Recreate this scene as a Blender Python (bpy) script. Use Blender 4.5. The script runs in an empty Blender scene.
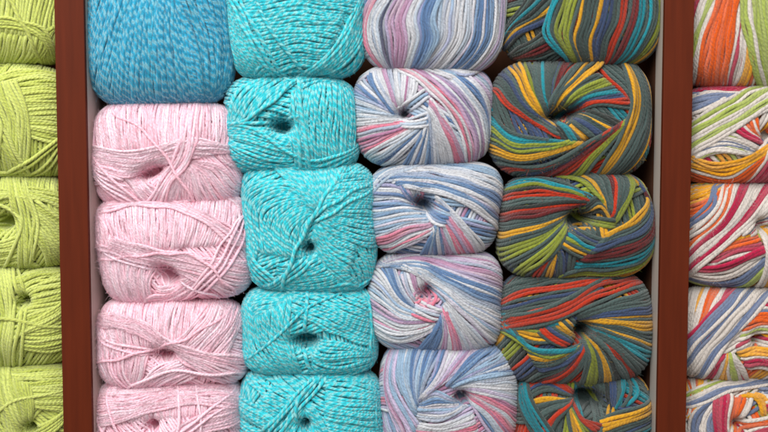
import bpy, math, random
import numpy as np

random.seed(7)
rng = np.random.default_rng(11)
C = bpy.context.scene.collection
PX = 0.001                                   # one photo pixel is about a millimetre at the front of the shelf

# ------------------------------------------------------------------ camera
TILT = math.radians(3.85)
DIST = 1.0
CAM = np.array([0.0, -DIST * math.cos(TILT), DIST * math.sin(TILT)])
FWD = np.array([0.0, math.cos(TILT), -math.sin(TILT)])
UP = np.array([0.0, math.sin(TILT), math.cos(TILT)])
cam_d = bpy.data.cameras.new('camera')
cam = bpy.data.objects.new('camera', cam_d)
C.objects.link(cam)
cam.location = CAM
cam.rotation_euler = (math.pi / 2 - TILT, 0, 0)
cam_d.sensor_width = 36
cam_d.lens = 36 * DIST / 0.768
cam_d.clip_end = 50
cam_d.dof.use_dof = True
cam_d.dof.focus_distance = DIST + 0.012
cam_d.dof.aperture_fstop = 1.8
bpy.context.scene.camera = cam


def ray_xz(px, py, y):
    """world x, z where the sight line of a photo pixel meets depth y"""
    a = (np.asarray(px, float) - 384) * PX
    b = (216 - np.asarray(py, float)) * PX
    dy = FWD[1] * DIST + b * UP[1]
    dz = FWD[2] * DIST + b * UP[2]
    t = (y - CAM[1]) / dy
    return CAM[0] + t * a, CAM[2] + t * dz


# ------------------------------------------------------------------ colours
def lin(r, g, b):
    f = lambda c: (c / 255 / 12.92) if c <= 10.3 else ((c / 255 + 0.055) / 1.055) ** 2.4
    return (f(r), f(g), f(b))


PAL = {
    'W': dict(w=(202, 205, 211), b=(92, 124, 166), l=(146, 174, 200), p=(214, 122, 146),
              m=(174, 134, 164), v=(192, 178, 206), d=(80, 86, 110)),
    'M': dict(g=(68, 86, 84), k=(46, 52, 50), r=(176, 46, 16), y=(206, 152, 28), c=(24, 132, 146),
              L=(136, 148, 48), n=(58, 76, 112), u=(102, 30, 32)),
    'R': dict(W=(204, 197, 190), O=(212, 88, 16), Y=(222, 156, 20), C=(172, 20, 66),
              G=(156, 172, 84), S=(98, 114, 146)),
    'P': dict(a=(255, 209, 224), b=(255, 216, 229), c=(255, 202, 218)),
    'T': dict(a=(42, 198, 212), b=(52, 205, 217), c=(34, 190, 206)),
    'B': dict(a=(34, 154, 192), b=(42, 162, 198), c=(28, 145, 184)),
    'G': dict(a=(193, 204, 106), b=(199, 210, 116), c=(184, 196, 95)),
}
PITCH = dict(W=3.4, M=3.9, R=4.1, P=2.9, T=3.4, B=3.7, G=3.6)
TURN = dict(W=4.4, M=4.4, R=4.6, P=4.0, T=8.5, B=9.5, G=4.2)   # px of strand per colour/ply turn
PLIES = dict(W=3, M=3, R=3, P=3, T=1, B=1, G=3)
FLECK = dict(T=(134, 212, 216), B=(118, 188, 208))


# ------------------------------------------------------------------ materials
def new_mat(name):
    m = bpy.data.materials.new(name)
    m.use_nodes = True
    return m, m.node_tree.nodes, m.node_tree.links, m.node_tree.nodes['Principled BSDF']


def yarn_mat(key):
    m, N, L, B = new_mat('yarn_' + key)
    col = N.new('ShaderNodeAttribute'); col.attribute_name = 'ycol'
    tw = N.new('ShaderNodeAttribute'); tw.attribute_name = 'twist'
    tc = N.new('ShaderNodeTexCoord')
    k = N.new('ShaderNodeMath'); k.operation = 'MULTIPLY'; k.inputs[1].default_value = 2 * math.pi
    L.new(tw.outputs['Fac'], k.inputs[0])
    s = N.new('ShaderNodeMath'); s.operation = 'SINE'; L.new(k.outputs[0], s.inputs[0])
    fib = N.new('ShaderNodeTexNoise'); fib.inputs['Scale'].default_value = 1300
    fib.inputs['Detail'].default_value = 3
    L.new(tc.outputs['Object'], fib.inputs['Vector'])
    big = N.new('ShaderNodeTexNoise'); big.inputs['Scale'].default_value = 130
    L.new(tc.outputs['Object'], big.inputs['Vector'])
    colout = col.outputs['Color']
    if key in FLECK:
        # two plies, one of them pale
        add = N.new('ShaderNodeMath'); add.operation = 'MULTIPLY_ADD'
        mot = N.new('ShaderNodeTexNoise'); mot.inputs['Scale'].default_value = 320
        L.new(tc.outputs['Object'], mot.inputs['Vector'])
        L.new(mot.outputs['Fac'], add.inputs[0]); add.inputs[1].default_value = 1.3
        L.new(s.outputs[0], add.inputs[2])
        mr = N.new('ShaderNodeMapRange')
        lo = 0.6 if key == 'T' else 0.7
        mr.inputs['From Min'].default_value = lo; mr.inputs['From Max'].default_value = lo + 0.7
        L.new(add.outputs[0], mr.inputs['Value'])
        mx = N.new('ShaderNodeMix'); mx.data_type = 'RGBA'
        L.new(mr.outputs[0], mx.inputs['Factor']); L.new(colout, mx.inputs['A'])
        mx.inputs['B'].default_value = (*lin(*FLECK[key]), 1)
        colout = mx.outputs['Result']
    # fibres take the dye unevenly
    hsv = N.new('ShaderNodeHueSaturation')
    mv = N.new('ShaderNodeMapRange')
    mv.inputs['From Min'].default_value = 0.3; mv.inputs['From Max'].default_value = 0.7
    lo_v, hi_v = dict(P=(0.93, 1.05), G=(0.86, 1.1)).get(key, (0.80, 1.14))
    mv.inputs['To Min'].default_value = lo_v; mv.inputs['To Max'].default_value = hi_v
    L.new(fib.outputs['Fac'], mv.inputs['Value']); L.new(mv.outputs[0], hsv.inputs['Value'])
    L.new(colout, hsv.inputs['Color'])
    L.new(hsv.outputs['Color'], B.inputs['Base Color'])
    B.inputs['Roughness'].default_value = 0.9
    B.inputs['Specular IOR Level'].default_value = 0.2
    B.inputs['Sheen Weight'].default_value = dict(P=0.15, M=0.25).get(key, 0.3)
    B.inputs['Subsurface Weight'].default_value = dict(P=0.5, G=0.4, W=0.35).get(key, 0.25)
    B.inputs['Subsurface Radius'].default_value = (1, 0.8, 0.7)
    B.inputs['Subsurface Scale'].default_value = 0.0018
    B.inputs['Sheen Roughness'].default_value = 0.5
    # ply relief
    h = N.new('ShaderNodeMath'); h.operation = 'MULTIPLY_ADD'
    s2 = s
    if key in FLECK:
        k2 = N.new('ShaderNodeMath'); k2.operation = 'MULTIPLY'; k2.inputs[1].default_value = 4 * math.pi
        L.new(tw.outputs['Fac'], k2.inputs[0])
        s2 = N.new('ShaderNodeMath'); s2.operation = 'SINE'; L.new(k2.outputs[0], s2.inputs[0])
    L.new(s2.outputs[0], h.inputs[0]); h.inputs[1].default_value = dict(P=0.16, G=0.2, W=0.13, M=0.17, R=0.17, T=0.3, B=0.3)[key]
    f2 = N.new('ShaderNodeMath'); f2.operation = 'MULTIPLY'; f2.inputs[1].default_value = 0.9
    L.new(fib.outputs['Fac'], f2.inputs[0]); L.new(f2.outputs[0], h.inputs[2])
    bump = N.new('ShaderNodeBump'); bump.inputs['Strength'].default_value = 0.8
    bump.inputs['Distance'].default_value = 0.0012
    L.new(h.outputs[0], bump.inputs['Height']); L.new(bump.outputs[0], B.inputs['Normal'])
    return m


YM = {k: yarn_mat(k) for k in PAL}


def paint_mat(name, rgb, rough, grain=0.0, scale=(60, 60, 4), bumpd=0.0004):
    m, N, L, B = new_mat(name)
    tc = N.new('ShaderNodeTexCoord')
    mp = N.new('ShaderNodeMapping'); mp.inputs['Scale'].default_value = scale
    L.new(tc.outputs['Object'], mp.inputs['Vector'])
    n = N.new('ShaderNodeTexNoise'); n.inputs['Scale'].default_value = 3; n.inputs['Detail'].default_value = 6
    L.new(mp.outputs[0], n.inputs['Vector'])
    hsv = N.new('ShaderNodeHueSaturation'); hsv.inputs['Color'].default_value = (*lin(*rgb), 1)
    mv = N.new('ShaderNodeMapRange')
    mv.inputs['To Min'].default_value = 1 - grain; mv.inputs['To Max'].default_value = 1 + grain
    L.new(n.outputs['Fac'], mv.inputs['Value']); L.new(mv.outputs[0], hsv.inputs['Value'])
    L.new(hsv.outputs[0], B.inputs['Base Color'])
    B.inputs['Roughness'].default_value = rough
    B.inputs['Specular IOR Level'].default_value = 0.12
    bump = N.new('ShaderNodeBump'); bump.inputs['Strength'].default_value = 0.25
    bump.inputs['Distance'].default_value = bumpd
    L.new(n.outputs['Fac'], bump.inputs['Height']); L.new(bump.outputs[0], B.inputs['Normal'])
    return m


BROWN = paint_mat('brown_lacquer', (84, 31, 11), 0.6, 0.30)
WHITE = paint_mat('pale_laminate', (176, 168, 160), 0.6, 0.10)
DARKB = paint_mat('dark_board', (104, 70, 52), 0.8, 0.2)


# ------------------------------------------------------------------ mesh helpers
def mesh_obj(name, V, F, mat, parent=None, smooth=True, col=None, twist=None):
    V = np.asarray(V, np.float32); F = np.asarray(F, np.int32)
    me = bpy.data.meshes.new(name)
    nf, k = F.shape
    me.vertices.add(len(V)); me.vertices.foreach_set('co', V.ravel())
    me.loops.add(nf * k); me.loops.foreach_set('vertex_index', F.ravel())
    me.polygons.add(nf)
    me.polygons.foreach_set('loop_start', np.arange(0, nf * k, k, dtype=np.int32))
    me.polygons.foreach_set('loop_total', np.full(nf, k, np.int32))
    if smooth:
        me.polygons.foreach_set('use_smooth', np.ones(nf, bool))
    if col is not None:
        a = me.attributes.new('ycol', 'FLOAT_COLOR', 'POINT')
        cc = np.ones((len(V), 4), np.float32); cc[:, :3] = col
        a.data.foreach_set('color', cc.ravel())
    if twist is not None:
        a = me.attributes.new('twist', 'FLOAT', 'POINT')
        a.data.foreach_set('value', np.asarray(twist, np.float32))
    me.update(calc_edges=True)
    me.materials.append(mat)
    o = bpy.data.objects.new(name, me)
    C.objects.link(o)
    if parent is not None:
        o.parent = parent
    return o


def bevel_box(x0, x1, y0, y1, z0, z1, w=0.0015):
    import bmesh
    bm = bmesh.new()
    r = bmesh.ops.create_cube(bm, size=1)
    for v in r['verts']:
        v.co = ((x0 + x1) / 2 + v.co.x * (x1 - x0), (y0 + y1) / 2 + v.co.y * (y1 - y0), (z0 + z1) / 2 + v.co.z * (z1 - z0))
    if w:
        bmesh.ops.bevel(bm, geom=list(bm.edges), offset=w, segments=2, profile=0.6, affect='EDGES')
    return bm


def bm_obj(name, bm, mat, parent):
    me = bpy.data.meshes.new(name); bm.to_mesh(me); bm.free()
    me.materials.append(mat)
    o = bpy.data.objects.new(name, me); C.objects.link(o); o.parent = parent
    return o


# ------------------------------------------------------------------ shelf
shelf = bpy.data.objects.new('display_shelf', None)
C.objects.link(shelf)
shelf['label'] = 'brown wooden shelf unit whose two upright dividers part the yarn into columns'
shelf['category'] = 'shelf'
XL, XR = -0.3095, 0.2905                      # divider centre lines
YB = 0.125
ZLO, ZHI = -0.315, 0.52
for xc, side in ((XL, 1), (XR, -1)):
    dv = bm_obj('divider', bevel_box(xc - .0145, xc + .0145, -0.004, 0.003, ZLO, ZHI, 0.0008), BROWN, shelf)
    bm_obj('divider_board', bevel_box(xc - .0125, xc + .0125, 0.0028, YB, ZLO, ZHI, 0.0005), DARKB, dv)
    xi = xc + side * .0125; xo = xc + side * .0143
    bm_obj('edge_lining', bevel_box(min(xi, xo), max(xi, xo), 0.0031, 0.075 if side > 0 else 0.027, ZLO, ZHI, 0), WHITE, dv)
bm_obj('back_panel', bevel_box(-0.62, 0.62, YB, YB + 0.012, ZLO, ZHI, 0.0005), DARKB, shelf)
bm_obj('shelf_board', bevel_box(-0.62, 0.62, -0.004, YB + 0.012, ZLO - 0.02, ZLO, 0.001), BROWN, shelf)


# ------------------------------------------------------------------ yarn engine
def pts(s):
    return np.array([[float(c) for c in q.split(',')] for q in s.split()])


def catmull(P, n=40):
    if len(P) == 2:
        t = np.linspace(0, 1, n)[:, None]
        return P[0] * (1 - t) + P[1] * t
    P = np.vstack([2 * P[0] - P[1], P, 2 * P[-1] - P[-2]])
    out = []
    m = len(P) - 3
    T = np.linspace(0, m - 1e-6, n)
    i = T.astype(int); f = (T - i)[:, None]
    p0, p1, p2, p3 = P[i], P[i + 1], P[i + 2], P[i + 3]
    return 0.5 * (2 * p1 + (p2 - p0) * f + (2 * p0 - 5 * p1 + 4 * p2 - p3) * f ** 2 + (3 * p1 - p0 - 3 * p2 + p3) * f ** 3)


def resample(P, step):
    d = np.r_[0, np.cumsum(np.linalg.norm(np.diff(P, axis=0), axis=1))]
    if d[-1] < 1e-6:
        return P[:2]
    n = max(6, int(d[-1] / step) + 1)
    t = np.linspace(0, d[-1], n)
    return np.stack([np.interp(t, d, P[:, j]) for j in range(P.shape[1])], 1)


def smooth1(a, w):
    if len(a) < 3:
        return a
    w = int(max(1, w)); k = np.ones(2 * w + 1) / (2 * w + 1)
    return np.convolve(np.pad(a, w, mode='edge'), k, mode='valid')


def runmax(a, w):
    p = np.pad(a, w, mode='edge')
    return np.max(np.stack([p[i:i + len(a)] for i in range(2 * w + 1)]), 0)


class Ball:
    """a wound ball of yarn: a cushion-shaped body with strands draped over it"""

    def __init__(self, key, rect, hole=None, n=3.2, rot=0.0, depth=42, front=0.0, hole_r=5.0, hole_d=26, length=92, slit=(1.0, 0.0), soft=2.15):
        self.key = key
        x0, x1, y0, y1 = rect
        self.rect = rect
        self.pitch = PITCH[key]
        self.r = self.pitch * 0.5 * 1.04                    # px
        self.n, self.m, self.rot = n + 0.5, soft, rot
        self.D, self.Lb = depth, length
        self.front = front
        ysil = (front + depth * 0.62) * PX
        wx0, _ = ray_xz(x0, (y0 + y1) / 2, ysil); wx1, _ = ray_xz(x1, (y0 + y1) / 2, ysil)
        _, wz0 = ray_xz((x0 + x1) / 2, y0, ysil); _, wz1 = ray_xz((x0 + x1) / 2, y1, ysil)
        self.cx, self.cz = (wx0 + wx1) / 2 / PX, (wz0 + wz1) / 2 / PX       # px units (mm)
        shrink = 2.4 if key in 'WMR' else 1.9
        self.hx = abs(wx1 - wx0) / 2 / PX - shrink
        self.hz = abs(wz1 - wz0) / 2 / PX - shrink
        self.hole_r, self.hole_d = hole_r, hole_d
        self.hole = None
        self.slit = slit
        self.def2, self.def3 = rng.uniform(0.004, 0.022), rng.uniform(0.008, 0.026)
        self.ph2, self.ph3 = rng.uniform(0, 6.28, 2)
        if hole is not None:
            self.hole = self.to_local(np.array([hole], float))[0]
        self.G = 1.0
        self.ex, self.ez = self.hx * 1.7, self.hz * 1.7
        self.hm = np.zeros((int(2 * self.ex / self.G) + 3, int(2 * self.ez / self.G) + 3))
        # profile constants
        self.s0 = 0.72
        self.psi0 = math.asin(self.s0 ** (self.m / 2))
        h = 1e-4
        self.kpsi = (math.asin((self.s0 + h) ** (self.m / 2)) - self.psi0) / h

    # profile: s -> radial fraction, depth (in px)
    def prof(self, s):
        s = np.asarray(s, float)
        sc = np.minimum(s, self.s0)
        psi = np.where(s <= self.s0, np.arcsin(np.clip(sc ** (self.m / 2), 0, 1)), self.psi0 + self.kpsi * (s - self.s0))
        over = np.maximum(psi - math.pi / 2, 0)
        ps = np.minimum(psi, math.pi / 2)
        R = np.where(s <= self.s0, s, np.sin(ps) ** (2 / self.m))
        Y = self.D * (1 - np.maximum(np.cos(ps), 0) ** (2 / self.m)) + over * self.D * 0.9
        return R, Y

    def hdist(self, x, z):
        k, a = self.slit
        dx, dz = x - self.hole[0], z - self.hole[1]
        e1 = (math.cos(a) * dx + math.sin(a) * dz) / k; e2 = -math.sin(a) * dx + math.cos(a) * dz
        return np.sqrt(e1 ** 2 + e2 ** 2)

    def surf(self, q, hole=True):
        """q: local px coords (flat pattern space) -> local xyz in px"""
        u, v = q[:, 0] / self.hx, q[:, 1] / self.hz
        s = (np.abs(u) ** self.n + np.abs(v) ** self.n) ** (1 / self.n) + 1e-9
        R, Y = self.prof(s)
        x = u / s * R * self.hx; z = v / s * R * self.hz
        ang = np.arctan2(v, u); w = np.minimum(s, 1.0) ** 2      # no two balls are squashed alike
        f = 1 + w * (self.def2 * np.sin(2 * ang + self.ph2) + self.def3 * np.sin(3 * ang + self.ph3) + 0.010 * np.sin(5 * ang + self.ph2 * 3))
        x = x * f; z = z * f
        if hole and self.hole is not None:
            d = self.hdist(x, z); d2 = d * d
            Y = Y + self.hole_d / (1 + (d / (self.hole_r * 1.15)) ** 6) + 4.0 * np.exp(-d2 / (2.9 * self.hole_r + 12) ** 2)
        return np.stack([x, Y, z], 1)

    def normal(self, q):
        e = 0.4
        a = self.surf(q + [e, 0], False) - self.surf(q - [e, 0], False)
        b = self.surf(q + [0, e], False) - self.surf(q - [0, e], False)
        nn = np.cross(a, b)
        nn /= np.linalg.norm(nn, axis=1)[:, None] + 1e-12
        # outward: away from the axis and toward the viewer
        sgn = np.sign(np.sum(nn * np.stack([q[:, 0] / self.hx, -1.5 * np.ones(len(q)), q[:, 1] / self.hz], 1), 1))
        return nn * sgn[:, None]

    def to_local(self, P):
        """photo pixels -> flat pattern coordinates of this ball"""
        depth = np.full(len(P), self.front + 4.0)
        q = None
        for _ in range(6):
            x, z = ray_xz(P[:, 0], P[:, 1], depth * PX)
            x, z = x / PX - self.cx, z / PX - self.cz
            c, s_ = math.cos(self.rot), math.sin(self.rot)
            q = np.stack([c * x + s_ * z, -s_ * x + c * z], 1)
            if not hasattr(self, 's0'):
                break
            u, v = q[:, 0] / self.hx, q[:, 1] / self.hz
            s = (np.abs(u) ** self.n + np.abs(v) ** self.n) ** (1 / self.n)
            _, Y = self.prof(np.minimum(s, 0.98))
            depth = 0.5 * depth + 0.5 * (self.front + np.minimum(Y, self.D * 0.6))
        return q

    def snorm(self, q):
        return (np.abs(q[:, 0] / self.hx) ** self.n + np.abs(q[:, 1] / self.hz) ** self.n) ** (1 / self.n)

    def extend(self, q, s_end=1.42):
        """carry a strand that reaches the rim on round the side"""
        for _ in range(2):
            if self.snorm(q[-1:])[0] > 0.74:
                t = q[-1] - q[-4]; t /= np.linalg.norm(t) + 1e-9
                p = q[-1].copy(); add = []
                for _k in range(60):
                    u = np.array([p[0] / self.hx ** 2 * self.hx, p[1] / self.hz ** 2 * self.hz])
                    g = np.array([np.sign(u[0]) * abs(u[0]) ** (self.n - 1) / self.hx, np.sign(u[1]) * abs(u[1]) ** (self.n - 1) / self.hz])
                    g /= np.linalg.norm(g) + 1e-9
                    t = t + 0.16 * g; t /= np.linalg.norm(t)
                    p = p + 2.0 * t; add.append(p.copy())
                    if self.snorm(p[None])[0] > s_end:
                        break
                q = np.vstack([q, add])
            q = q[::-1]
        return q

    def hcell(self, q):
        i = np.clip(((q[:, 0] + self.ex) / self.G).astype(int), 0, self.hm.shape[0] - 1)
        j = np.clip(((q[:, 1] + self.ez) / self.G).astype(int), 0, self.hm.shape[1] - 1)
        return i, j

    def strand(self, q, color, r, base_map, step=2.4, fuzz=0, lift_extra=0.0, seglist=None):
        """drape one strand along the flat curve q"""
        q = resample(q, step)
        n = len(q)
        tan = np.gradient(q, axis=0); tan /= np.linalg.norm(tan, axis=1)[:, None] + 1e-9
        side = np.stack([-tan[:, 1], tan[:, 0]], 1)
        L = np.arange(n) * step
        # slack: strands never lie perfectly straight
        ph, wl = rng.uniform(0, 6.28), rng.uniform(28, 70)
        q = q + side * (SLACK[self.key] * np.sin(L / wl * 6.28 + ph) + 0.28 * np.sin(L / 11 + ph * 3))[:, None]
        hs = []
        for off in (-0.6, 0, 0.6):
            i, j = self.hcell(q + side * off * r); hs.append(base_map[i, j])
        h = np.max(np.stack(hs), 0)
        h = smooth1(runmax(h, 2), 3)
        lift = h + r * 0.8 + lift_extra + 0.25 * r * np.sin(L / 33 + ph * 2)
        # an end that stops inside the face dives under its neighbours
        s = self.snorm(q)
        m = max(2, int(6 / step) + 1)
        ramp = np.linspace(1, 0, m) ** 1.5
        if s[0] < 0.9:
            k = min(m, n); lift[:k] -= ramp[:k] * 2.0 * r
        if s[-1] < 0.9:
            k = min(m, n); lift[n - k:] -= ramp[::-1][-k:] * 2.0 * r
        # the winding is pulled tight at the rim and sinks into the hole
        cap = np.interp(s, [0.0, 0.75, 0.98, 1.2], [18.0, 13.0, 5.5, 3.5])
        lift = np.where(lift > 0, cap * np.tanh(lift / cap), lift)
        if self.hole is not None:
            dh = self.hdist(q[:, 0], q[:, 1])
            lift = lift * (1 - 0.75 * np.exp(-(dh / (1.5 * self.hole_r)) ** 2))
        # update the relief of the ball
        for off in np.arange(-0.95, 0.96, 0.38):
            i, j = self.hcell(q + side * off * r)
            np.maximum.at(self.hm, (i, j), lift + 0.55 * r * math.sqrt(1 - off * off))
        P = self.surf(q) + self.normal(q) * lift[:, None]
        K = 8
        T = np.gradient(P, axis=0); T /= np.linalg.norm(T, axis=1)[:, None] + 1e-9
        Nn = self.normal(q)
        Bn = np.cross(T, Nn); Bn /= np.linalg.norm(Bn, axis=1)[:, None] + 1e-9
        Nn = np.cross(Bn, T)
        th = np.linspace(0, 2 * math.pi, K + 1) + math.pi          # the seam lies underneath
        rad = r * (1 + 0.05 * np.sin(L / 9 + ph))
        arc = np.r_[0, np.cumsum(np.linalg.norm(np.diff(P, axis=0), axis=1))]
        ring = P[:, None, :] + (np.cos(th)[None, :, None] * Nn[:, None, :] * 0.92 + np.sin(th)[None, :, None] * Bn[:, None, :]) * rad[:, None, None]
        tw = arc[:, None] / (TURN[self.key] * rng.uniform(0.8, 1.3)) + th[None, :] * PLIES[self.key] / (2 * math.pi) + rng.uniform(0, 1) + (0.35 * np.sin(L / 17 + ph * 5))[:, None]
        V = ring.reshape(-1, 3)
        # the dye of the striped yarns runs out slowly along the strand
        cl = np.tile(color, (n, 1))
        if self.key in 'WMR':
            amt = dict(W=0.45, M=0.14, R=0.10)[self.key]
            to = np.array(lin(*PAL[self.key][random.choice(dict(W='wwllbv', M='gggk', R='WWW')[self.key])]))
            fm = np.clip(amt * (0.35 + 0.8 * np.sin(L / rng.uniform(18, 40) + ph * 7)), 0, amt)[:, None]
            cl = cl * (1 - fm) + to * fm
        idx = np.arange(n * (K + 1)).reshape(n, K + 1)
        F = np.stack([idx[:-1, :-1], idx[:-1, 1:], idx[1:, 1:], idx[1:, :-1]], -1).reshape(-1, 4)
        out = [(V, F, np.repeat(cl, K + 1, axis=0), tw.ravel())]
        if fuzz > 0:
            m = rng.poisson(fuzz * L[-1])
            if m:
                i0 = rng.integers(0, n, m); i0 = i0[s[i0] < (0.93 if self.key in 'MWR' else 1.02)]; m = len(i0)
                a0 = rng.normal(0, 0.8, m)
                d = np.cos(a0)[:, None] * Nn[i0] + np.sin(a0)[:, None] * Bn[i0]
                p0 = P[i0] + d * r * 0.85
                dirs = d * rng.uniform(0.15, 0.9, m)[:, None] + T[i0] * rng.normal(0, 1, m)[:, None] + rng.normal(0, 0.35, (m, 3))
                dirs /= np.linalg.norm(dirs, axis=1)[:, None]
                ln = rng.uniform(1.6, 5.0, m)
                bend = rng.normal(0, 0.5, (m, 3))
                c = np.stack([p0, p0 + dirs * (ln / 2)[:, None], p0 + (dirs + bend * 0.8) * ln[:, None]], 1)     # m,3,3
                side1 = np.cross(dirs, rng.normal(0, 1, (m, 3))); side1 /= np.linalg.norm(side1, axis=1)[:, None] + 1e-9
                side2 = np.cross(dirs, side1)
                fr = 0.085
                rg = [c + fr * (math.cos(a) * side1 + math.sin(a) * side2)[:, None, :] for a in (0, 2.094, 4.189)]
                Vf = np.stack(rg, 2).reshape(-1, 3)                 # m,3 rings,3 corners
                b = (np.arange(m) * 9)[:, None]
                quads = []
                for rr in (0, 1):
                    for kk in range(3):
                        k2 = (kk + 1) % 3
                        quads.append(np.stack([b + rr * 3 + kk, b + rr * 3 + k2, b + rr * 3 + 3 + k2, b + rr * 3 + 3 + kk], -1))
                Ff = np.concatenate(quads, 1).reshape(-1, 4)
                fc = np.repeat(cl[i0], 9, axis=0)
                out.append((Vf, Ff, fc, np.full(len(Vf), 0.75)))
        return out

    def finish(self, name, parts, parent):
        Vs, Fs, Cs, Ts = [], [], [], []
        b = 0
        for V, F, c, t in parts:
            Vs.append(V); Fs.append(F + b); Cs.append(c); Ts.append(t); b += len(V)
        V = np.vstack(Vs) * PX
        return mesh_obj(name, V, np.vstack(Fs), YM[self.key], parent, True, np.vstack(Cs), np.concatenate(Ts))


FUZZ = dict(W=0.42, M=0.36, R=0.32, P=0.9, T=0.5, B=0.38, G=0.3)
DENS = dict(P=0.66, T=0.78, B=0.8, G=0.8, W=0.8, M=0.93, R=0.88)
SLACK = dict(W=0.6, M=0.6, R=0.6, P=0.85, T=0.8, B=0.6, G=0.7)


def colour_of(key, ch):
    c = np.array(lin(*PAL[key][ch]))
    lo, hi = dict(M=(0.66, 1.14), W=(0.86, 1.06), R=(0.85, 1.08)).get(key, (0.93, 1.05))
    return np.clip(c * rng.uniform(lo, hi), 0, 0.97)


def random_runs(key, n):
    ks = list(PAL[key])
    wts = dict(W=[4, 2, 3, 1, 1, 1.5, .1], M=[7, 2, 1.5, 1.5, 1.5, 1.5, 2, 1], R=[3.5, 3, 3, 2, 2, 1]).get(key, [1] * len(ks))
    out = []
    while len(out) < n:
        k = random.choices(ks, wts)[0]
        out += [k] * random.choice([1, 2, 2, 3])
    return out[:n]


def build_ball(key, rect, bundles, label, cat_group, hole=None, **kw):
    B = Ball(key, rect, hole=None, **kw)
    if hole is not None:
        B.hole = B.to_local(np.array([hole], float))[0]
    root = bpy.data.objects.new('yarn_ball', None)
    C.objects.link(root)
    root.location = (B.cx * PX, B.front * PX, B.cz * PX)
    root.rotation_euler = (0, -B.rot, 0)
    root['label'] = label; root['category'] = 'yarn ball'; root['group'] = cat_group
    # inner body
    A = 84
    ss = np.concatenate([np.linspace(0.015, 0.8, 34), np.linspace(0.82, 1.2, 14)])
    phi = np.linspace(0, 2 * math.pi, A, endpoint=False)
    cosp, sinp = np.cos(phi), np.sin(phi)
    k = 1 / (np.abs(cosp) ** B.n + np.abs(sinp) ** B.n) ** (1 / B.n)
    rings = []
    for s in ss:
        q = np.stack([s * k * cosp * B.hx, s * k * sinp * B.hz], 1)
        p = B.surf(q) - B.normal(q) * 0.5
        rings.append(p)
    for s in ss[::-1]:
        q = np.stack([s * k * cosp * B.hx, s * k * sinp * B.hz], 1)
        p = B.surf(q, False); p[:, 1] = B.Lb - p[:, 1]
        rings.append(p)
    V = np.vstack(rings) * PX
    nr = len(rings)
    idx = np.arange(nr * A).reshape(nr, A)
    nx = np.roll(idx, -1, axis=1)
    F = np.stack([idx[:-1], nx[:-1], nx[1:], idx[1:]], -1).reshape(-1, 4)
    first = list(PAL[key])[0] if key != 'W' else 'l'
    cc = np.tile(np.array(lin(*PAL[key][first])), (len(V), 1))
    tw = np.repeat(np.arange(nr) * 0.37, A) + np.tile(np.arange(A) * 0.0, nr)
    mesh_obj('core', V, F, YM[key], root, True, cc, tw)
    # under-winding: three half-face layers of strands lying tangent to the hole
    hc = B.hole if B.hole is not None else np.zeros(2)
    rh = B.hole_r * 0.9
    parts = []
    f0 = rng.uniform(0, 6.28)
    big = 1.5 * max(B.hx, B.hz) + 20
    for j in range(4):
        ph = f0 + j * math.pi * 2 / 4 + rng.normal(0, 0.15)
        t = np.array([math.cos(ph), math.sin(ph)]); nn = np.array([-t[1], t[0]])
        base = B.hm.copy()
        n = int(big / B.pitch)
        cs = random_runs(key, n)
        for i in range(n):
            dd = rh + i * B.pitch
            c0 = hc + nn * dd
            tt = np.linspace(-big, big, 90)
            q = c0 + tt[:, None] * t + nn * (0.0012 * (tt ** 2)[:, None]) * (1 - i / n)
            ok = B.snorm(q) < 1.36
            if ok.sum() < 10:
                continue
            a = np.where(ok)[0]
            q = q[a[0]:a[-1] + 1]
            parts += B.strand(q, colour_of(key, cs[i]), B.r * rng.uniform(.94, 1.05), base, step=3.2)
    B.finish('under_winding', parts, root)
    # stray strands that slipped across the face
    stray = dict(P=2, T=1, G=1).get(key, 0)
    bundles = list(bundles)
    x0, x1, y0, y1 = rect
    for _ in range(stray):
        a = rng.uniform(0, 6.28); b = a + math.pi + rng.normal(0, 0.7)
        cxm, cym, wx, wy = (x0 + x1) / 2, (y0 + y1) / 2, (x1 - x0) / 2 * 0.93, (y1 - y0) / 2 * 0.93
        e1 = (cxm + wx * math.cos(a), cym + wy * math.sin(a)); e2 = (cxm + wx * math.cos(b), cym + wy * math.sin(b))
        mid = ((e1[0] + e2[0]) / 2 + rng.normal(0, wx * .22), (e1[1] + e2[1]) / 2 + rng.normal(0, wy * .22))
        if hole is not None and math.hypot(mid[0] - hole[0], mid[1] - hole[1]) < 14:
            mid = (mid[0] + 18, mid[1] - 12)
        st = f'{e1[0]},{e1[1]} {mid[0]},{mid[1]} {e2[0]},{e2[1]}'
        bundles.append((1, 'a', st, st))
    for spec in bundles:
        loose = isinstance(spec[0], int)
        if loose:
            n, cols, a, b = spec
        else:
            cols, a, b = spec; n = None
        qa = B.to_local(catmull(pts(a))); qb = B.to_local(catmull(pts(b)))
        w = np.max(np.linalg.norm(qa - qb, axis=1))
        if n is None:
            n = max(2, int(round(w / (B.pitch * DENS[key]))) + 1)
        base = B.hm.copy()
        parts = []
        order = range(n)
        for i in order:
            f = i / max(1, n - 1) if n > 1 else 0.5
            q = qa * (1 - f) + qb * f
            q = B.extend(q)
            ch = cols[min(len(cols) - 1, int((i + 0.5) / n * len(cols)))]
            if key in 'PTBG':
                ch = random.choice('abc')
            parts += B.strand(q, colour_of(key, ch), B.r * rng.uniform(.88, 1.12), base, fuzz=FUZZ[key],
                              lift_extra=rng.uniform(0, .6) * B.r + (0.12 * B.r * (i % 2)))
        B.finish('loose_strand' if loose else 'strand_bundle', parts, root)
    return root


# ------------------------------------------------------------------ the balls, column by column
GG, GB, GP, GT, GW, GM, GR = ('lime green yarn balls', 'blue yarn balls', 'pink yarn balls', 'turquoise yarn balls',
                              'pale striped yarn balls', 'dark striped yarn balls', 'bright striped yarn balls')
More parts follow.
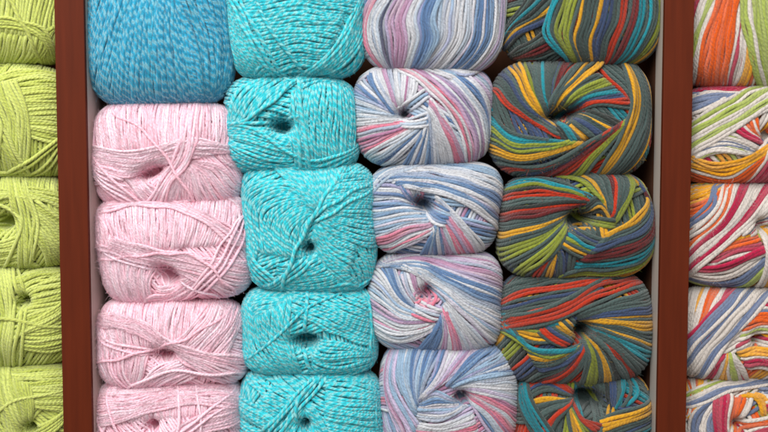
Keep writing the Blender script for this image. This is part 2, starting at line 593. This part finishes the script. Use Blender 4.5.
# lime green column, cut by the left frame edge
build_ball('G', (-84, 70, -46, 64), [
    ('a', '-25,-12 -28,10 -30,24', '64,-14 60,20 54,44'),
    ('a', '-20,28 -25,46 -28,62', '50,36 46,50 36,62'),
    (4, 'a', '-25,28 5,25 34,33 48,48 56,66', '-25,21 5,18 37,27 52,43 60,62'),
], 'green yarn ball in the top left corner, a ridge of strands arching across it', GG, hole=(-18, 20), front=2)
build_ball('G', (-82, 72, 63, 178), [
    ('a', '-14,88 15,76 64,67', '28,134 42,140 64,146'),
    ('a', '-14,88 -2,120 8,162', '16,84 28,114 27,164'),
    (3, 'a', '-10,122 6,144 22,168', '0,118 13,142 28,166'),
    (2, 'a', '64,136 40,150 22,160 6,168 -16,166', '64,139 42,153 26,163 8,171 -16,169'),
    (2, 'a', '64,141 46,160 27,172 0,171 -18,168', '64,146 50,165 30,175 2,175 -18,174'),
], 'plump green yarn ball directly under the green ball in the top left corner', GG, hole=(-20, 125))
build_ball('G', (-80, 74, 175, 268), [
    ('a', '-22,176 -20,190 -18,203', '62,174 58,190 55,204'),
    ('a', '-30,190 0,195 30,193 64,194', '-30,208 0,202 30,200 64,209'),
    ('a', '34,202 46,210 66,222', '32,236 44,250 52,270'),
    ('a', '-28,232 -5,240 18,236', '-25,264 0,264 26,263'),
    ('a', '9,188 17,225 22,268', '27,188 36,220 31,268'),
], 'green yarn ball with a ragged fringe along its top, middle one of the five', GG, hole=(4, 222), front=3, hole_r=7)
build_ball('G', (-78, 76, 264, 367), [
    ('a', '18,294 28,277 66,266', '22,344 44,348 66,346'),
    (5, 'a', '-28,294 5,286 36,275 66,264', '-28,306 0,292 30,282 66,272'),
    (5, 'a', '66,296 42,315 18,326 -22,340', '66,308 44,324 24,333 -18,352'),
    ('a', '-26,260 -14,310 -8,364', '8,258 14,310 10,366'),
    (2, 'a', '13,262 20,310 14,366', '19,262 25,312 21,366'),
], 'green yarn ball with long vertical strands crossed by a slanting rope of strands', GG, hole=(22, 302))
build_ball('G', (-76, 78, 361, 468), [
    ('a', '-16,370 20,366 66,360', '36,406 50,409 68,413'),
    ('a', '-22,366 0,396 10,444', '32,386 32,406 26,444'),
    (3, 'a', '0,370 6,400 24,444', '10,368 14,398 30,444'),
    (5, 'a', '70,402 52,418 28,432 8,444', '70,412 56,426 38,438 20,450'),
], 'green yarn ball cut by the bottom left corner, its strands laid in neat chevrons', GG, hole=(28, 428))

# blue ball over the pink column
build_ball('B', (85, 231, -46, 105), [
    ('a', '96,-18 88,20 84,62', '130,-18 110,40 95,84'),
    ('a', '130,-18 112,40 97,92', '182,-18 190,40 204,97'),
    ('a', '168,-18 188,35 204,96', '228,-14 236,50 224,100'),
    (4, 'a', '88,86 110,101 150,103 212,97', '90,94 115,107 160,107 220,101'),
], 'sky blue and white marled yarn ball on top of the pink column', GB, n=4.0, front=-4)
build_ball('P', (90, 239, 102, 210), [
    ('a', '92,106 98,130 104,152', '236,104 232,130 228,152'),
    ('a', '100,164 112,190 132,209', '140,178 158,187 172,202'),
    ('a', '182,172 168,190 156,210', '192,160 216,166 240,184'),
    ('a', '94,147 140,151 190,140 238,148', '98,167 128,175 150,167 198,156'),
    (6, 'a', '99,104 94,135 98,160 122,172', '91,112 89,158 104,184 140,206'),
    (7, 'a', '186,102 178,150 160,180 140,209', '202,102 191,155 172,182 158,213'),
], 'topmost pink yarn ball, directly under the sky blue ball, loose loops at left', GP,
    hole=(149, 172), n=4.0, hole_r=5, slit=(2.2, 0.4))
build_ball('P', (96, 250, 192, 303), [
    ('a', '98,216 106,236 112,252', '244,188 236,220 224,244'),
    ('a', '96,204 140,204 185,206 238,234', '98,214 145,210 190,216 228,242'),
    ('a', '186,206 220,193 248,214', '226,186 246,196 252,242'),
    ('a', '97,222 99,262 112,302', '156,262 150,280 156,304'),
    ('a', '150,302 172,300 206,280', '158,285 172,284 190,276'),
    ('a', '118,237 150,247 200,257 252,262', '112,250 145,263 195,277 244,300'),
    (4, 'a', '228,228 212,258 200,276 178,295', '248,214 230,262 210,281 188,302'),
], 'pink yarn ball tilted up at its right corner, second below the sky blue ball', GP,
    hole=(166, 274), n=4.0, rot=math.radians(3), hole_r=7, hole_d=32, slit=(1.5, -0.6))
build_ball('P', (95, 243, 299, 389), [
    ('a', '96,304 100,325 106,347', '240,301 234,320 224,342'),
    ('a', '97,334 100,360 110,387', '150,350 145,366 136,388'),
    ('a', '138,380 155,367 182,358', '150,391 175,383 197,372'),
    ('a', '215,300 195,325 170,346', '244,322 226,346 206,374'),
    ('a', '96,314 140,323 180,345 240,358', '96,325 135,332 172,354 232,386'),
    (2, 'a', '95,320 112,339 135,347 162,350', '95,324 110,344 135,352 160,354'),
    (4, 'a', '112,349 115,370 130,387', '126,350 128,372 144,389'),
], 'pink yarn ball with strands crossing in a wide X above a small dark hole', GP, hole=(163, 355), n=4.2, slit=(1.8, 0))
build_ball('P', (94, 241, 379, 478), [
    ('a', '96,384 98,400 102,420', '240,380 236,396 232,410'),
    ('a', '164,442 185,422 240,402', '190,446 206,432 240,422'),
    ('a', '95,386 140,392 190,385 240,381', '96,426 130,419 175,408 238,405'),
    (1, 'a', '180,384 180,410 176,440', '180,384 180,410 176,440'),
    (1, 'a', '197,384 199,410 199,440', '197,384 199,410 199,440'),
    (2, 'a', '110,382 112,405 126,440', '102,382 100,412 114,442'),
    (1, 'a', '238,398 205,418 180,438', '238,398 205,418 180,438'),
], 'pink yarn ball cut by the bottom edge, wrapped across by level strands', GP, hole=(152, 427), n=4.2)

# turquoise column
build_ball('T', (226, 365, -48, 79), [
    ('a', '226,-4 232,40 240,76', '246,12 260,45 284,78'),
    ('a', '236,-18 300,-26 358,-18', '272,74 298,67 324,70'),
    (3, 'a', '236,0 254,40 278,78', '246,0 264,40 290,78'),
    ('a', '358,-6 334,44 296,77', '366,34 346,60 306,80'),
    (4, 'a', '366,30 352,66 318,79', '368,52 358,74 326,82'),
], 'large turquoise yarn ball at the top edge, strands meeting in a broad V', GT, n=4.0, front=-4)
build_ball('T', (223, 358, 76, 173), [
    ('a', '226,126 240,94 272,78', '250,125 270,105 302,83'),
    ('a', '225,126 255,128 290,140', '231,152 260,166 298,168'),
    ('a', '300,86 291,118 297,164', '354,88 354,125 352,160'),
    (3, 'a', '298,87 325,79 356,80', '298,94 325,86 356,86'),
    (4, 'a', '297,152 320,156 356,147', '298,166 325,167 354,158'),
    (3, 'a', '223,130 246,121 268,108 302,82', '224,121 246,126 268,136 298,154'),
    (2, 'a', '292,96 296,120 302,168', '298,96 302,120 308,168'),
], 'turquoise yarn ball with a heart shaped dark hole left of its middle', GT, hole=(281, 126), n=4.0, hole_r=6.5, hole_d=38, slit=(1.3, 0))
build_ball('T', (244, 375, 162, 294), [
    ('a', '262,162 290,184 318,208', '350,160 338,184 320,208'),
    ('a', '248,250 246,196 284,184 316,208', '302,258 305,240 311,224 314,216'),
    ('a', '330,190 345,178 376,170', '312,236 324,268 344,290'),
    ('a', '278,264 296,262 318,252', '278,292 310,292 348,288'),
    (2, 'a', '372,180 345,196 312,218', '374,186 348,202 316,222'),
    (4, 'a', '246,222 256,255 275,276 300,290', '243,240 252,272 270,288 300,294'),
    (3, 'a', '306,256 290,268 264,284', '312,258 294,273 268,288'),
    (2, 'a', '250,283 285,291 316,292 366,284', '250,287 285,294 316,295 366,289'),
], 'tall square turquoise yarn ball with strands peaking above a small round hole', GT, hole=(309, 248), n=4.6, front=-3)
build_ball('T', (242, 376, 287, 375), [
    ('a', '243,290 270,292 294,298', '243,332 262,317 292,312'),
    ('a', '292,300 288,330 300,368', '245,322 250,356 272,374'),
    ('a', '291,312 320,326 370,347', '298,288 340,288 376,302'),
    ('a', '314,342 330,342 372,350', '312,368 335,372 374,364'),
    (1, 'a', '308,292 306,318 304,344 309,363 324,371', '308,292 306,318 304,344 309,363 324,371'),
    (2, 'a', '366,292 370,315 368,345', '372,292 376,315 372,345'),
    (2, 'a', '243,338 246,358 258,371', '241,342 243,362 256,374'),
], 'flat turquoise yarn ball with a single strand hanging down across its dark slot', GT, hole=(305, 342), n=4.6, hole_r=6.5, hole_d=32, slit=(1.7, 0))
build_ball('T', (238, 382, 369, 472), [
    ('a', '304,368 312,376 320,384', '240,412 255,420 272,432'),
    ('a', '328,372 350,370 382,374', '324,428 350,436 382,440'),
    ('a', '276,440 290,420 303,406', '300,440 303,426 305,414'),
    ('a', '306,404 318,412 330,440', '305,416 309,426 313,440'),
    (4, 'a', '322,374 296,398 266,430', '332,376 307,402 280,434'),
    (2, 'a', '372,384 376,398 372,418', '377,384 381,398 377,418'),
], 'turquoise yarn ball cut by the bottom edge, slanting seam beside its hole', GT, hole=(305, 425), n=4.4)

# pale striped column
build_ball('W', (361, 507, -50, 73), [
    ('lwwlwwwwwbbwbbwwvvw', '442,-18 436,15 434,38 410,66', '504,-18 509,25 503,50 482,77'),
    ('ppwwwdmmmmwwbbbl', '386,-18 364,16 362,40 376,64', '448,-18 434,18 437,40 416,70'),
], 'white, blue and mauve striped yarn ball cut by the top edge', GW, n=3.4, front=-6)
build_ball('W', (354, 493, 64, 167), [
    ('bblwwlwwwpwppwwlbw', '354,84 374,97 398,114', '380,168 402,150 426,127'),
    ('bbwwmwwwwpww', '364,72 378,92 396,114', '418,73 414,95 404,111'),
    ('bwbbwbbwwwwwpppw', '426,124 416,142 400,168', '430,100 452,130 474,164'),
    (3, 'wlw', '397,109 412,100 426,91', '402,116 416,107 430,98'),
    (4, 'wwlw', '397,117 410,119 428,114', '401,126 412,127 428,124'),
    ('wpwpmmmwmmwwwbbbww', '396,74 428,92 454,122 468,162', '430,62 462,78 487,104 496,136'),
    ('wwlw', '360,71 395,61 430,64 464,76', '358,78 392,70 425,74 452,84'),
], 'white yarn ball with a mauve band sweeping right of its pinched hole', GW, hole=(405, 113), n=3.2, front=1, hole_r=5)
build_ball('W', (369, 501, 162, 255), [
    ('vwbwlbwlwlwlwppwpw', '382,186 402,190 418,206', '382,255 410,240 438,227'),
    ('bvwwp', '396,178 404,192 416,208', '424,176 422,190 424,200'),
    ('bbwlbwbmmwppmpwww', '436,226 426,240 416,258', '436,196 462,222 494,256'),
    ('wbblb', '424,210 432,220 446,224', '430,200 440,206 450,212'),
    ('wwbbwwbbbwwwlllww', '404,189 440,195 470,207 500,230', '368,172 410,160 450,159 504,166'),
    (4, 'lwwl', '369,200 384,186 414,172', '367,186 382,173 408,164'),
], 'white yarn ball with blue ribbons sweeping over a gaping hole', GW, hole=(424, 205), n=3.4, hole_r=6.5, hole_d=38, slit=(1.5, -0.5))
build_ball('W', (370, 503, 251, 353), [
    ('wbbbwwlwlwmmwwpwwww', '394,266 404,290 418,310', '376,334 402,338 436,326'),
    ('bbbbwmwppwwwww', '440,318 430,332 408,355', '446,300 470,328 494,348'),
    ('wwmwwp', '402,274 408,290 416,302', '426,268 427,282 426,290'),
    (5, 'pwwww', '412,312 424,317 436,320', '418,301 430,307 442,310'),
    ('wwwlwwlwlwbbwbwmmmwvmwm', '406,270 440,292 470,322 496,344', '370,264 410,251 460,254 504,258'),
    (3, 'ppp', '414,298 418,292 428,298 436,296', '416,303 424,300 430,304 440,300'),
    (2, 'pp', '424,290 430,298 426,306', '431,292 436,298 432,306'),
], 'white, blue and mauve yarn ball with pink strands tufted in its hole', GW, hole=(427, 294), n=3.3, front=1, hole_r=6.5, hole_d=16)
build_ball('W', (379, 516, 343, 460), [
    ('llwlbblblbb', '398,345 400,380 417,414', '448,343 432,370 420,396'),
    ('lwbwlww', '422,397 438,391 464,410', '417,416 440,419 468,407'),
    ('wwpwlbb', '414,421 442,423 472,412', '420,440 450,442 482,446'),
    ('bwwvmvw', '442,346 434,376 420,400', '498,340 462,372 430,390'),
    ('vmvvlv', '384,350 384,390 408,444', '399,345 398,382 420,424'),
    ('wwwwvwppwppww', '454,386 490,380 520,374', '460,394 480,412 504,446'),
    ('bbblbwbl', '494,340 466,366 446,386', '520,372 492,376 452,387'),
], 'pale blue and white yarn ball at the bottom edge, lavender strands down its left', GW, hole=(462, 399), n=3.2, front=-3, hole_r=6.5)

# dark striped column
build_ball('M', (504, 663, -54, 67), [
    ('knnkgyygkgcgkgk', '592,-14 562,14 524,33 504,48', '536,-14 526,6 512,22 502,34'),
    ('kgkukg', '554,24 536,38 508,54', '562,46 542,54 518,62'),
    ('ccgLLLgyggggynnngrrguuccgcgLLgyy', '560,-16 548,18 546,34 562,52', '664,-18 667,20 655,48 638,66'),
], 'dark grey multicoloured yarn ball at the top edge, stripes hanging straight down', GM, n=3.2, front=-2, soft=2.2)
build_ball('M', (493, 652, 57, 181), [
    ('kcgygngygk', '554,126 560,132 566,144', '588,110 602,116 626,128'),
    ('rrggngyyLggcgggnguug', '495,92 520,114 560,137', '574,60 560,80 547,110'),
    ('ggygyggLLLgccnrrkg', '549,108 557,90 582,62', '566,125 592,107 632,108'),
    ('gccLLgLgyyg', '495,116 522,135 562,140', '499,158 528,159 584,142'),
    ('gurrgnnuurrgLLg', '500,164 545,161 608,130', '578,182 602,150 624,120'),
    ('gyyyygggggkgy', '622,68 625,112 594,180', '640,64 656,110 634,162 612,184'),
], 'grey multicoloured yarn ball with a yellow band curving down its right side', GM, hole=(565, 114), n=3.1, hole_r=6, hole_d=34, slit=(2.4, 0.2), front=-1)
build_ball('M', (501, 656, 171, 280), [
    ('krgyngn', '530,270 546,254 557,246', '562,278 563,258 557,240'),
    ('gggyggLLgLLg', '503,220 535,218 570,212', '526,272 556,248 574,216'),
    ('gygLcgng', '560,243 574,251 588,257', '574,228 590,236 606,240'),
    ('gkgyk', '584,207 598,199 614,214', '588,218 600,212 608,223'),
    ('LLgyyggggurgggLL', '554,178 580,186 606,206', '636,168 632,190 612,224'),
    ('gccLkrrrggkruu', '502,176 540,181 592,199', '502,220 545,214 586,205'),
    (3, 'LLg', '574,211 590,224 614,227', '578,206 592,218 614,220'),
    ('yyggnnguugccgLLyy', '632,172 647,196 634,216 604,235', '650,190 662,240 634,272 558,276'),
], 'grey multicoloured yarn ball, red band running level from its left rim into the hole', GM, hole=(581, 220), n=3.0, hole_r=8, hole_d=34, slit=(1.5, 0), front=-2)
build_ball('M', (499, 653, 271, 386), [
    ('gcgLyg', '512,312 540,316 580,326', '510,330 540,342 580,334'),
    ('grrngyygyg', '538,330 550,340 564,346', '568,317 576,324 584,334'),
    ('gccgLLgyygnngurrgg', '512,324 536,347 576,347', '552,388 576,368 588,346'),
    ('gLLLgyygk', '584,340 586,356 578,388', '591,338 608,356 624,388'),
    ('ggggnnygyyggygccgggrrgg', '576,316 610,304 655,288', '588,332 606,350 630,386'),
    ('ggyggrrgnnggrrgrr', '502,284 540,278 612,274', '498,328 545,319 592,304'),
    ('grrrrgg', '498,332 560,319 604,301 656,281', '502,318 556,306 600,285 656,268'),
], 'grey multicoloured yarn ball, long red strands slanting up right above its hole', GM, hole=(584, 332), n=3.2, hole_r=8, hole_d=36)
build_ball('M', (511, 655, 371, 480), [
    ('gyyLgrr', '564,406 568,414 574,444', '575,404 582,420 602,426'),
    ('gcLLgggknngc', '558,374 580,390 602,410', '626,364 622,388 618,408'),
    ('yggggkrrg', '524,402 548,400 576,403', '548,444 557,422 574,403'),
    ('rrrnngg', '516,386 545,377 576,397', '522,404 545,392 576,401'),
    (3, 'cgc', '620,370 622,390 616,410', '632,370 636,392 624,406'),
    ('gcccg', '512,376 522,408 544,446', '520,372 536,402 560,442'),
    ('gyyygggngc', '650,368 658,392 634,407 600,420', '656,376 668,412 644,430 604,444'),
], 'grey yarn ball at the bottom edge with a turquoise band down its left side', GM, hole=(592, 404), n=3.1, hole_r=9, hole_d=40, slit=(1.6, -0.3))

# bright striped column, cut by the right frame edge
build_ball('R', (676, 838, -40, 89), [
    ('CCWWGWW', '706,-16 696,8 682,40', '723,-14 708,30 694,72'),
    ('WWCWCYW', '738,-14 732,35 720,86', '750,-10 749,40 743,89'),
    ('OOOOOOO', '723,-16 708,35 697,74', '739,-16 732,30 722,84'),
    ('WYYOW', '744,38 740,64 730,90', '756,48 754,70 750,90'),
    ('GGWGGGGWWSWG', '736,-18 744,40 760,92', '784,-18 790,40 802,88'),
], 'bright yarn ball in the top right corner with a wide orange stripe', GR, n=3.6, front=0)
build_ball('R', (676, 836, 86, 183), [
    ('WGWGWSWSWGW', '684,168 712,152 752,153', '716,132 738,137 757,147'),
    ('CCWOWO', '734,128 745,136 762,143', '754,116 758,130 764,138'),
    ('YYYYWOOOOOO', '684,152 720,161 770,145', '684,184 732,183 772,151'),
    ('WCCCCWSW', '768,146 760,160 736,186', '800,150 786,172 768,190'),
    ('CCCWWSSSW', '684,80 715,85 756,96', '684,116 706,110 728,102'),
    ('WGWGGGWWGGWW', '682,128 725,105 784,80', '682,162 726,134 782,104'),
], 'yarn ball crossed by a slanting green and white band with orange strands below', GR, hole=(768, 135), n=3.4, hole_r=6, hole_d=14)
build_ball('R', (676, 834, 182, 288), [
    ('OYOGOCCW', '716,242 735,236 756,230', '710,264 735,254 764,248'),
    ('CCWWWWSSSGGG', '684,266 720,262 764,246', '684,286 730,292 768,263'),
    ('GYYYYYOOOOWO', '684,180 706,182 738,182', '684,232 708,222 730,194'),
    ('OOWCCWWWCCWW', '726,182 718,215 684,252', '792,180 748,225 684,278'),
    ('WWWSWCW', '792,192 765,212 740,234', '792,214 772,223 748,236'),
    ('WYYW', '762,230 764,255 754,290', '778,230 782,258 780,290'),
    (2, 'SS', '734,181 714,189 709,206 686,226', '737,184 717,193 713,209 688,229'),
    (2, 'WW', '744,183 724,188 716,212 686,236', '748,187 728,192 719,216 688,240'),
], 'orange and crimson yarn ball, slate blue strand looping at its upper left', GR, hole=(762, 226), n=3.4, hole_r=6, hole_d=14)
build_ball('R', (674, 832, 286, 382), [
    ('WWYWOOWCCCW', '686,282 688,312 690,340', '752,280 730,306 708,340'),
    ('CCWYYWGGWCW', '698,380 712,364 724,352', '756,388 744,370 732,352'),
    ('CWYYWCCW', '734,346 752,340 790,340', '745,364 762,364 790,374'),
    ('CCWSOOOWGW', '746,304 762,306 790,310', '738,340 760,332 790,338'),
    ('CSSSWSSWWWWSSW', '742,284 718,308 684,342', '786,284 738,330 696,380'),
], 'yarn ball with a broad slate blue and white band slanting down to the left', GR, hole=(757, 340), n=3.4, hole_r=5, hole_d=14)
build_ball('R', (674, 830, 375, 476), [
    ('OWOYW', '684,380 690,392 690,412', '704,380 704,394 700,408'),
    ('WSSSWWSS', '690,446 695,415 714,398', '716,446 714,420 724,400'),
    ('WOOOW', '728,400 722,414 726,428', '750,396 745,412 736,428'),
    ('YYYW', '740,398 756,403 762,416', '760,396 769,401 778,414'),
    ('SSWCC', '762,393 785,395 800,400', '764,410 785,414 800,420'),
    ('WOOWCCWW', '724,446 740,424 778,416', '748,452 762,438 796,434'),
    ('CCCCW', '714,400 715,416 720,442', '730,397 728,412 728,432'),
    ('WGGWWSSW', '684,394 715,384 790,370', '694,406 740,393 790,386'),
], 'bright striped yarn ball in the bottom right corner, strands knotted together', GR, hole=(738, 424), n=3.4, hole_r=5, hole_d=14)

# ------------------------------------------------------------------ light
world = bpy.data.worlds.new('World')
bpy.context.scene.world = world
world.use_nodes = True
bg = world.node_tree.nodes['Background']
bg.inputs['Color'].default_value = (1.0, 0.90, 0.84, 1)
bg.inputs['Strength'].default_value = 0.30


def area(name, loc, target, size, energy, col):
    d = bpy.data.lights.new(name, 'AREA'); d.shape = 'SQUARE'; d.size = size; d.energy = energy; d.color = col
    o = bpy.data.objects.new(name, d); C.objects.link(o); o.location = loc
    v = np.array(target) - np.array(loc)
    from mathutils import Vector
    o.rotation_euler = Vector(v).to_track_quat('-Z', 'Y').to_euler()


area('window_light', (-0.45, -1.5, 1.35), (-0.08, 0, 0.02), 1.8, 82, (1.0, 0.97, 0.94))

sc = bpy.context.scene
sc.view_settings.view_transform = 'Standard'
sc.view_settings.look = 'None'
sc.view_settings.exposure = 0.0
sc.view_settings.gamma = 1.0
sc.cycles.max_bounces = 10
sc.cycles.diffuse_bounces = 8
sc.cycles.use_denoising = True
